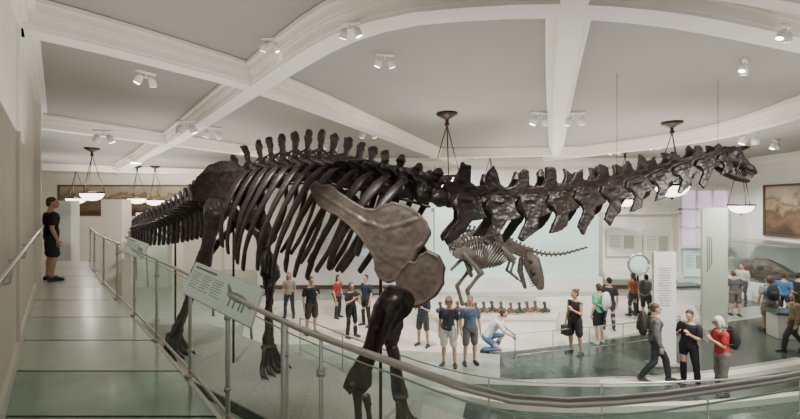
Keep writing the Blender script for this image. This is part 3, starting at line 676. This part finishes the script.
boxo('display_partition',(-9.3,19.0,1.7),(1.8,.3,3.4),mWall,'low cream display partition behind sauropod tail','partition')
def slab_sign(x,y,w,h,m,label,horiz):
    e=empty('freestanding_sign',V((x,y,0))); tag(e,label,'sign'); O=V((x,y,0)); b=MB(); b.box((x,y,h/2),(w,.09,h)); b.obj('sign_slab',m,e,O,smooth=False)
    b=MB()
    if horiz:
        for k in range(16): b.box((x-w*.03*(k%2),y-.05,h*.86-k*.065),(w*.6-.05*(k%3),.01,.012))
    else:
        for k in range(3): b.box((x-w*.3+k*.07,y-.05,h*.62+.05*k),(.018,.01,h*.3-.15*k))
    b.obj('printed_text',mInk,e,O,smooth=False)
    b=MB(); b.box((x,y,.02),(w+.2,.4,.04)); b.obj('base_plate',mSteel,e,O,smooth=False)
slab_sign(6.93,10.5,.58,2.97,mWhiteM,'tall narrow white freestanding sign slab with printed text',True)
slab_sign(10.6,13.5,.85,4.1,mSignG,'tall pale green freestanding banner panel with vertical lettering',False)
e=empty('magnifier_stand',V((9.3,15.6,0))); O=V(e.location); tag(e,'round steel framed magnifying lens viewer on stand','viewer')
mx,my,mz=9.3,15.6,1.88
b=MB(); b.tube([(mx+.4*math.cos(a),my,mz+.4*math.sin(a)) for a in [k*math.pi/12 for k in range(25)]],.05,n=8,hint=V((0,1,0)),rnd=False); b.obj('lens_ring',mSteel,e,O)
b=MB(); b.ell((mx,my,mz),(.37,.03,.37),n=20); b.obj('lens',mAqua,e,O)
b=MB(); b.tube([(mx,my+.05,0),(mx,my+.05,mz-.38)],.04,n=8); b.lathe((mx,my+.05,0),[(.28,0),(.28,.04),(.05,.07)],18); b.obj('stand',mBlack,e,O)
def counter(x,y,rz,label,m=mDark):
    e=empty('display_counter',V((x,y,0))); O=V((x,y,0)); tag(e,label,'display counter'); b=MB(); b.box((x,y,.38),(2.2,.55,.76),rz); b.obj('counter_base',mWall2,e,O,smooth=False)
    b=MB(); b.box((x,y,.80),(2.4,.75,.08),rz); b.obj('counter_top',m,e,O,smooth=False)
counter(11.6,16.9,.15,'white display counter with dark top beside wall panels')
counter(13.0,12.6,-.2,'low white display counter with dark stone top')
counter(-6.2,15.8,-.3,'white display counter with dark top behind sauropod tail')
counter(-1.4,15.6,0,'white display counter with dark top behind sauropod ribs')
e=empty('glass_display_case',V((16.3,17.6,0))); O=V(e.location); tag(e,'glass display case with white base holding brown fossil skull','display case')
b=MB(); b.box((16.3,17.6,.4),(1.8,3.4,.8)); b.obj('case_base',mWall2,e,O,smooth=False)
b=MB(); b.box((16.3,17.6,1.65),(1.75,3.35,1.7)); b.obj('case_glass',mGlassC,e,O,smooth=False)
b=MB(); b.box((16.3,17.6,2.53),(1.8,3.4,.06)); b.obj('case_top',mSteel,e,O,smooth=False)
b=MB(); c=V((15.95,17.3,1.35)); t=V((.55,-.8,0)).normalized(); q=t.cross(Z)
b.tube([c-t*.75,c-t*.4+Z*.08,c+Z*.1,c+t*.4,c+t*.8-Z*.12],[.2,.36,.36,.26,.12],[.25,.45,.42,.3,.14],hint=Z,n=14)
b.tube([c-t*.6-Z*.36,c-Z*.42,c+t*.75-Z*.33],[.16,.2,.1],[.07,.09,.06],hint=Z,n=10)
b.m=1
for s in(-1,1): b.ell(c-t*.2+q*s*.33+Z*.12,(.12,.12,.14)); b.ell(c+t*.3+q*s*.24+Z*.02,(.12,.1,.1))
tag(b.obj('fossil_skull',[mSkull,mBlack],None,V((15.95,17.3,.8)),nz=.03),'large grey-brown fossil dinosaur skull resting inside glass case','fossil skull')
# ================================================================ PEOPLE
def person(loc,face,H=1.72,label='',top=(.1,.1,.1),sleeve=.5,bot=(.1,.1,.12),legs='pants',shoe=(.05,.05,.05),hair=(.05,.03,.02),hl='short',arms=('down','down'),pose='stand',yaw=0,nod=0,skin=0,bag=None,fem=False,glasses=False,hat=None,hold=None,lean=0):
    loc=V(loc); face=face-math.atan2(loc.x,loc.y)
    k=H/1.75; sk=mSkin[skin]
    hipx=.10
    if pose=='crouch':
        pel=V((0,-.18,.42)); che=V((0,.10,.80)); nk=V((0,.2,.98)); hd=V((0,.30,1.10))
        kn=[V((-.15,.28,.46)),V((.15,.2,.14))]; an=[V((-.13,.05,.09)),V((.12,-.28,.1))]
        toe=[V((-.13,.2,.04)),V((.12,-.14,.04))]
    else:
        rx=random.uniform(-.04,.04)
        pel=V((rx,0,.95)); che=V((rx*.4,lean*.5,1.30)); nk=V((0,-.01+lean,1.49-lean*.2)); hd=V((0,.025+lean*1.3,1.635-lean*.25))
        if not yaw: yaw=random.uniform(-.4,.4)
        st=.0 if pose=='stand' else .26
        sep=random.uniform(.0,.05); sg=random.uniform(-.06,.08)
        kn=[V((-.11-sep*.5,.02+st*.7+sg*.6,.50)),V((.11+sep*.5,.03-st*.25,.50))]; an=[V((-.11-sep,-.02+st+sg,.09)),V((.11+sep,-.02-st*1.1,.09+(.06 if st else 0)))]
        toe=[an[0]+V((-.05,.16,-.055)),an[1]+V((.05,.16,-.055-(.05 if st else 0)))]
    up=(che-pel).normalized(); fwv=V((0,1,0)); fwv=(fwv-up*fwv.dot(up)).normalized()
    sh=[che+V((-.175 if fem else -.19,0,0))+up*.10,che+V((.175 if fem else .19,0,0))+up*.10]
    hips=[pel+V((-hipx,0,-.02)),pel+V((hipx,0,-.02))]
    A=[]
    for i,s in((0,-1),(1,1)):
        a=arms[i]; S=sh[i]
        if pose=='crouch': el=S+V((s*.06,.16,-.24)); wr=el+V((-s*.06,.2,-.10)); hdn=V((-s*.2,.6,-.7))
        elif a=='down': el=S+V((s*.055,-.03,-.29)); wr=el+V((s*.01,.09,-.25)); hdn=V((0,.15,-1))
        elif a=='phone': el=S+V((s*.05,.05,-.28)); wr=el+V((-s*.12,.18,.12)); hdn=V((-s*.4,.5,.7))
        elif a=='hip': el=S+V((s*.18,-.08,-.24)); wr=el+V((-s*.17,.10,-.15)); hdn=V((-s*.7,.4,-.4))
        elif a=='strap': el=S+V((s*.06,.06,-.28)); wr=el+V((-s*.1,.13,.19)); hdn=V((-s*.5,.2,.8))
        elif a=='raise': el=S+V((s*.07,.16,-.2)); wr=el+V((-s*.06,.14,.22)); hdn=V((-s*.2,.3,.9))
        elif a=='cross': el=S+V((s*.03,.05,-.28)); wr=el+V((-s*.19,.13,.04)); hdn=V((-s*.95,.0,.2))
        else: el=S+V((s*.07,.12,-.26)); wr=el+V((s*.02,.24,-.04)); hdn=V((0,1,.05))
        A.append((S,el,wr,hdn.normalized()))
    Ry=Matrix.Rotation(yaw,3,'Z')@Matrix.Rotation(-nod,3,'X')
    def torso(b,g,z0=0,z1=1):
        w=1.0 if not fem else .93; wa=.135 if not fem else .12
        X=V((1,0,0)); Y=fwv
        S_=[(-.10,.13,.10),(0,.165,.115),(.16,.15,.108),(.32,wa+.005,.10),(.5,.155*w,.112),(.66,.172*w,.12),(.8,.172*w,.108),(.9,.12,.085),(.97,.066,.066)]
        b.loft([(pel.lerp(nk,f),X*(a+g),Y*(dd_+g)) for f,a,dd_ in S_ if z0-.001<=f<=z1+.001],18)
    b=MB(); torso(b,0)
    b.tube([nk-up*.06,nk+up*.01,hd-V((0,.03,.03))],[.062,.055,.055],n=12)
    for i,s in((0,-1),(1,1)):
        S,el,wr,hdn=A[i]
        b.tube([S,S.lerp(el,.3),S.lerp(el,.7),el],[.055,.05,.042,.038],n=10)
        b.tube([el,el.lerp(wr,.3),wr],[.038,.040,.026],n=10)
        side=hdn.cross(V((s,0.01,0))).normalized()
        pn=side.cross(hdn).normalized()
        inw=pn if (pn.x*-s)>0 else -pn
        pc=wr+hdn*.055
        b.tube([wr,wr+hdn*.03,pc+hdn*.035],[.024,.036,.040],[.020,.017,.015],hint=pn,n=10)
        for q,(o,l) in enumerate(((-.030,.062),(-.010,.073),(.011,.068),(.030,.052))):
            p0=pc+hdn*.03+side*o; p1=p0+hdn*l*.55+inw*.008+side*o*.1; p2=p1+hdn*l*.45+inw*.022
            b.tube([p0,p1,p2],[.0105,.010,.008],n=6)
        tb=wr+hdn*.025-side*.03; b.tube([tb,tb-side*.028+hdn*.028+inw*.01,tb-side*.034+hdn*.06+inw*.022],[.013,.012,.009],n=6)
        kn_,an_=kn[i],an[i]
        b.tube([hips[i],hips[i].lerp(kn_,.35),hips[i].lerp(kn_,.75),kn_],[.092,.085,.065,.056],n=12)
        b.tube([kn_,kn_.lerp(an_,.3)-fwv*.012,kn_.lerp(an_,.7),an_],[.054,.058,.042,.036],n=12)
        b.tube([an_-V((0,.04,.04)),an_+V((0,.03,-.035)),toe[i]],[.035,.04,.035],[.03,.03,.02],n=10)
    hb=lambda p:hd+Ry@V(p)
    b.ell(hb((0,-.012,.025)),(.074,.093,.095),Ry); b.ell(hb((0,.022,-.035)),(.058,.066,.078),Ry)
    b.tube([hb((0,.085,.02)),hb((0,.108,-.018))],[.010,.015],n=8); b.ell(hb((0,.07,-.09)),(.026,.024,.02),Ry)
    for s in(-1,1): b.ell(hb((s*.076,-.008,-.005)),(.012,.02,.03),Ry,n=8,m=6)
    b.tube([hb((-.04,.08,.028)),hb((0,.088,.03)),hb((.04,.08,.028))],.010,n=6)
    body=b.obj('person',sk,None,V((0,0,0)),remesh=.0115)
    body.location=loc; body.rotation_euler=(0,0,face); body.scale=(k,k,k)
    tag(body,label,'person')
    for s in(-1,1):
        b=MB(); b.ell(hb((s*.031,.078,.008)),(.013,.008,.008),Ry,n=8,m=6); b.obj('eye',mBlack,body)
    b=MB(); b.tube([hb((-.022,.087,-.055)),hb((0,.094,-.057)),hb((.022,.087,-.055))],[.004,.007,.004],n=6); b.obj('mouth',cm((.4,.12,.1)),body)
    if glasses:
        b=MB()
        for s in(-1,1):
            b.tube([hb((s*.034+.024*math.cos(a),.103,.006+.02*math.sin(a))) for a in [q*math.pi/6 for q in range(13)]],.004,n=5,hint=V((0,1,0)))
            b.tube([hb((s*.058,.1,.01)),hb((s*.08,0,.01))],.004,n=5)
        b.tube([hb((-.01,.105,.008)),hb((.01,.105,.008))],.004,n=5); b.obj('glasses',mBlack,body)
    if hl!='bald':
        b=MB(); b.ell(hb((0,-.026,.048)),(.083,.095,.088),Ry); b.ell(hb((0,-.055,-.005)),(.078,.065,.085),Ry)
        if hl=='bob':
            for s in(-1,1): b.tube([hb((s*.06,-.01,.05)),hb((s*.078,.0,-.03)),hb((s*.072,.01,-.10))],[.035,.028,.02],n=8)
            b.ell(hb((0,-.06,-.06)),(.078,.05,.075),Ry)
        if hl=='long':
            b.tube([hb((0,-.05,.03)),hb((0,-.085,-.08)),hb((0,-.10,-.20)),hb((0,-.10,-.30))],[.08,.08,.075,.04],[.05,.045,.035,.02],hint=V((0,1,0)),n=12)
            for s in(-1,1): b.tube([hb((s*.06,-.01,.05)),hb((s*.079,-.01,-.05)),hb((s*.08,.0,-.16))],[.03,.026,.018],n=8)
        if hl=='bun': b.ell(hb((0,-.12,.09)),(.04,.04,.04),Ry)
        if hl=='pony': b.tube([hb((0,-.10,.05)),hb((0,-.15,.0)),hb((0,-.14,-.13))],[.03,.033,.014],n=8)
        b.obj('hair',cm(hair,.6),body,remesh=.013)
    if hat:
        b=MB(); b.ell(hb((0,-.015,.065)),(.092,.108,.075),Ry); b.tube([hb((0,.06,.055)),hb((0,.16,.045))],[.07,.06],[.008,.008],hint=Z,n=12); b.obj('cap',cm(hat),body,remesh=.012)
    b=MB(); torso(b,.022,-.10 if pose!='crouch' else 0,.93)
    for i in(0,1):
        S,el,wr,_=A[i]
        if sleeve>0:
            e1=S.lerp(el,min(1,sleeve*1.3)); b.tube([S-V((0,0,.005)),S.lerp(e1,.5),e1],[.068,.068,.066],n=12)
            if sleeve>=1: b.tube([el,el.lerp(wr,.9)],[.056,.042],n=12)
        else: b.tube([S,S+V((0,0,-.01))],[.058,.058],n=10)
    b.obj('shirt',cm(top),body,remesh=.013,nz=.010,nf=9)
    b=MB(); X=V((1,0,0))
    b.loft([(pel-up*.10,X*.15,fwv*.12),(pel-up*.03,X*.18,fwv*.132),(pel+up*.05,X*.178,fwv*.13),(pel+up*.10,X*.165,fwv*.122)],16)
    for i in(0,1):
        h,kk,aa=hips[i],kn[i],an[i]
        if legs=='shorts': b.tube([h,h.lerp(kk,.5),h.lerp(kk,.85)],[.108,.104,.098],n=12)
        elif legs=='skirt': pass
        else: b.tube([h,h.lerp(kk,.5),kk,kk.lerp(aa,.5),kk.lerp(aa,.93)],[.108,.092,.075,.068,.062],n=12)
    if legs=='skirt': b.loft([(pel+up*.05,X*.175,fwv*.13),(pel-V((0,0,.2)),X*.22,fwv*.18),(pel-V((0,0,.42)),X*.25,fwv*.21)],18)
    b.obj({'shorts':'shorts','skirt':'skirt'}.get(legs,'trousers'),cm(bot),body,remesh=.014,nz=.010,nf=9)
    for i in(0,1):
        b=MB(); a_=an[i]; tt=toe[i]
        b.tube([a_+V((0,-.035,-.04)),a_+V((0,.04,-.03)),tt+V((0,.01,.005))],[.042,.048,.042],[.045,.042,.028],hint=Z,n=12); b.box(((a_.x+tt.x)/2,(a_.y+tt.y)/2-.01,a_.z-.078 if pose!='crouch' or i==0 else .012),(.085,.27,.024))
        b.obj('shoe',cm(shoe,.5),body,remesh=.012)
    Rw=Matrix.Translation(V(loc))@Matrix.Rotation(face,4,'Z')@Matrix.Scale(k,4)
    if bag:
        b=MB(); c=pel.lerp(nk,.62)-fwv*.235
        b.tube([c-up*.2,c-up*.1,c+up*.1,c+up*.22],[.13,.155,.15,.10],[.075,.10,.095,.06],hint=fwv,n=14); b.tube([c-up*.12-fwv*.09,c+up*.02-fwv*.09],[.10,.10],[.035,.03],hint=fwv,n=10)
        for s in(-1,1): b.tube([c+up*.18+V((s*.09,.05,0)),che+V((s*.11,0,0))+up*.175,che+V((s*.12,.14,0))+up*.04,pel.lerp(nk,.45)+V((s*.16,.07,0)),c-up*.14+V((s*.11,.05,0))],[.02]*5,[.01]*5,n=6,hint=V((0,1,0)))
        o=b.obj('backpack',cm(bag,.7)); o.matrix_world=Rw; tag(o,'fabric backpack with two shoulder straps worn by visitor','backpack')
    if hold:
        S,el,wr,hdn=A[1]; c=wr+hdn*.09+V((-.03,.015,0)); b=MB()
        if hold=='phone':
            b.box(c,(.075,.012,.15)); o=b.obj('phone',mBlack,smooth=False); tag(o,'dark smartphone held in visitor hand','phone')
        elif hold=='paper':
            b.box(c,(.2,.008,.26)); o=b.obj('leaflet',mWhiteM,smooth=False); tag(o,'folded white paper map held by visitor','leaflet')
        else:
            b.box(wr+hdn*.09-Z*.18,(.24,.1,.26)); b.tube([wr+hdn*.09-Z*.06+V((-.08,0,0)),wr+hdn*.08+Z*.005,wr+hdn*.09-Z*.06+V((.08,0,0))],.008,n=6); o=b.obj('handbag',cm((.04,.03,.03),.6)); tag(o,'dark handbag hanging from visitor hand','handbag')
        o.matrix_world=Rw
    return body
pi=math.pi
def at(px,py,z=0): return G(px,py,z)
person(V((-7.58,8.7,WZ)),-pi/2+.15,1.80,'person in black t-shirt and dark shorts standing on walkway looking out',top=(.015,.015,.018),bot=(.03,.035,.05),legs='shorts',shoe=(.05,.05,.05),hair=(.05,.035,.025),arms=('down','down'))
person(at(449,366),pi-.2,1.82,'person in dark patterned top and white shorts standing facing plinth',top=(.05,.055,.08),bot=(.75,.72,.68),legs='shorts',hair=(.35,.30,.25),hl='bob',fem=True,arms=('down','down'),glasses=True)
person(at(470,364),pi+.3,1.80,'person in blue-grey t-shirt standing with arms at sides',top=(.12,.18,.27),bot=(.16,.15,.14),legs='shorts',hair=(.3,.28,.26),arms=('down','down'))
person(at(423,346),pi-.5,1.68,'person in dark blue shirt standing beside guardrail',top=(.04,.06,.11),bot=(.10,.10,.10),legs='shorts',hair=(.1,.07,.05),arms=('phone','phone'),hold='phone')
person(at(493,352),-pi/2,1.78,'person in white t-shirt and blue trousers crouching beside plinth',top=(.75,.78,.80),bot=(.06,.16,.32),hair=(.07,.045,.03),pose='crouch')
person(at(575,354),pi*.8,1.82,'person in black sleeveless top and black shorts standing',top=(.012,.012,.014),sleeve=0,bot=(.02,.02,.022),legs='shorts',hair=(.05,.03,.02),hl='bun',fem=True,arms=('phone','down'),skin=1,hold='bag')
person(at(599,343),.9,1.80,'person in white and green top with backpack looking at exhibit',top=(.08,.42,.20),bot=(.015,.015,.018),legs='shorts',shoe=(.6,.6,.6),hair=(.05,.03,.02),hl='pony',fem=True,arms=('down','strap'),bag=(.7,.72,.70))
person(at(609,330),.2,1.76,'person in dark t-shirt and jeans looking at wall panels',top=(.03,.03,.04),bot=(.04,.05,.08),hair=(.03,.02,.02))
person(at(646,320),-.3,1.66,'person in grey t-shirt and dark trousers with backpack seen from behind',top=(.20,.19,.19),bot=(.03,.03,.04),hair=(.04,.03,.02),bag=(.05,.05,.06))
person(at(633,316),.9,1.62,'person in rust coloured top seen beside wall panels',top=(.35,.12,.07),bot=(.05,.06,.10),hair=(.06,.04,.03),hl='long',fem=True)
person(at(655,382),-pi/2+.2,1.86,'person in dark jacket with backpack walking past sign',top=(.16,.15,.15),sleeve=1,bot=(.03,.035,.045),hair=(.10,.07,.05),arms=('down','down'),bag=(.035,.03,.03),pose='walk')
person(at(690,385),pi-.45,1.74,'person in black patterned t-shirt with camera raised near chest',top=(.02,.02,.025),bot=(.015,.015,.02),hair=(.05,.035,.03),arms=('phone','phone'),hold='phone',nod=.2)
person(at(722,394),pi*.66,1.72,'white-haired person in red shirt and glasses reading a leaflet',top=(.50,.035,.035),bot=(.20,.19,.18),hair=(.80,.79,.76),hl='bob',fem=True,arms=('phone','phone'),glasses=True,nod=.3,hold='paper',bag=(.03,.03,.035),lean=.04)
person(at(769,331),.4,1.82,'person in grey-blue t-shirt with dark backpack seen from behind',top=(.25,.32,.38),bot=(.30,.28,.24),legs='shorts',hair=(.10,.06,.04),bag=(.03,.035,.05))
person(at(784,320),-.4,1.72,'person in blue t-shirt looking at display case',top=(.06,.18,.42),bot=(.04,.04,.06),hair=(.05,.035,.02))
person(at(795,352),pi/2+.3,1.7,'person in olive-brown top at hall edge',top=(.26,.19,.11),sleeve=1,bot=(.06,.05,.05),hair=(.06,.04,.02),hl='long',fem=True,pose='walk')
person(at(742,302),pi-.3,1.66,'person in light shirt standing by far banner',top=(.55,.52,.48),bot=(.06,.07,.11),hair=(.05,.03,.02))
person(at(736,316),.5,1.7,'person in dark grey shirt leaning toward display counter',top=(.10,.10,.12),bot=(.20,.18,.15),legs='shorts',hair=(.10,.07,.05),lean=.12)
person(at(799,320),-.2,1.72,'person in black t-shirt beside glass case',top=(.03,.03,.03),bot=(.08,.08,.1),hair=(.03,.02,.02))
# visitors behind the sauropod
person(at(311,334),pi+.4,1.86,'person in navy t-shirt standing behind sauropod ribs',top=(.02,.025,.045),bot=(.06,.055,.05),legs='shorts',hair=(.08,.05,.03),arms=('phone','down'))
person(at(289,318),pi-.3,1.68,'person in cream top standing behind sauropod skeleton',top=(.36,.33,.28),bot=(.04,.05,.07),hair=(.20,.12,.06),hl='long',fem=True)
person(at(338,318),pi+.9,1.60,'person in red t-shirt standing behind sauropod ribs',top=(.32,.04,.035),bot=(.03,.03,.05),hair=(.04,.03,.02),hl='long',fem=True)
person(at(351,337),pi+.7,1.74,'person in black top standing behind sauropod ribs',top=(.02,.02,.025),bot=(.02,.02,.02),hair=(.10,.06,.04),hl='long',fem=True,arms=('phone','phone'),hold='phone')
person(at(366,326),pi-.9,1.78,'person in dark blue shirt watching sauropod skeleton',top=(.025,.035,.07),bot=(.03,.03,.03),hair=(.05,.03,.02))
person(at(385,340),pi/2,1.70,'person in black hooded top turned sideways behind sauropod leg',top=(.02,.02,.022),sleeve=1,bot=(.03,.035,.05),hair=(.03,.02,.02))
person(at(84,305),-pi/2,1.74,'person in blue shirt in far hall',top=(.10,.20,.38),bot=(.05,.05,.07),hair=(.04,.03,.02))
# ================================================================ LIGHTS
def area(loc,size,e,up=True,col=(1,.955,.895)):
    L=bpy.data.lights.new('bounce','AREA'); L.shape='RECTANGLE'; L.size=size[0]; L.size_y=size[1]; L.energy=e; L.color=col
    o=bpy.data.objects.new('uplight_fill',L); o.location=loc; COL.objects.link(o)  # unseen upward fill added to brighten ceiling and room; no fixture there
    if up: o.rotation_euler=(math.pi,0,0)
    return o
area((0,7,5.0),(10,6),165); area((8,13,5.0),(9,7),270); area((-8,14,5.0),(8,8),280); area((-3,3,5.0),(4,4),60); area((8,5,5.0),(7,5),125); area((-14,21,5.0),(8,6),250)
def spot(loc,tgt,e,ang=70,col=(1,.955,.89)):
    L=bpy.data.lights.new('spot','SPOT'); L.energy=e*2.7; L.spot_size=math.radians(ang); L.spot_blend=.7; L.color=col; L.shadow_soft_size=.10
    o=bpy.data.objects.new('spot_beam',L); o.location=loc; o.rotation_euler=(V(tgt)-V(loc)).to_track_quat('-Z','Y').to_euler(); COL.objects.link(o)
for l,t,e,a in(((-2,4.2,6.1),(0,6,3),300,60),((3,4.5,6.1),(3,7,4),240,80),((-4,6,6.1),(-3,9.5,3),320,70),((5,9,6),(4,13.5,.5),450,70),((8,14,6),(8,19,2),500,90),((0,11,6),(1,14,0),450,90),((8,8,6),(6,10,0),550,80),((12,12,6),(12,15,0),600,100),
    ((-6,12,6),(-8,15,3),400,90),((-3,13,6),(-3,15,0),250,100),((13,17,6),(16,18,2.5),450,80),((-12,18,6),(-14,24,4),500,100),((2,16,6),(4,19.5,2.5),450,90),((-5,5.2,6.1),(-4.8,6.5,2.5),170,90),((7,5,6.1),(5,8,0),350,90)):
    spot(l,t,e,a)
w=bpy.data.worlds.new('World'); bpy.context.scene.world=w; w.use_nodes=True
bg=w.node_tree.nodes['Background']; bg.inputs[0].default_value=(1,.97,.93,1); bg.inputs[1].default_value=.5
# ================================================================ CAMERA
cam=bpy.data.cameras.new('Camera'); cam.lens=18; cam.sensor_width=36; cam.shift_y=-4.5/800; cam.clip_end=200; cam.clip_start=.05
co=bpy.data.objects.new('Camera',cam); co.location=(0,0,EYE); co.rotation_euler=(math.pi/2,0,0); COL.objects.link(co); bpy.context.scene.camera=co
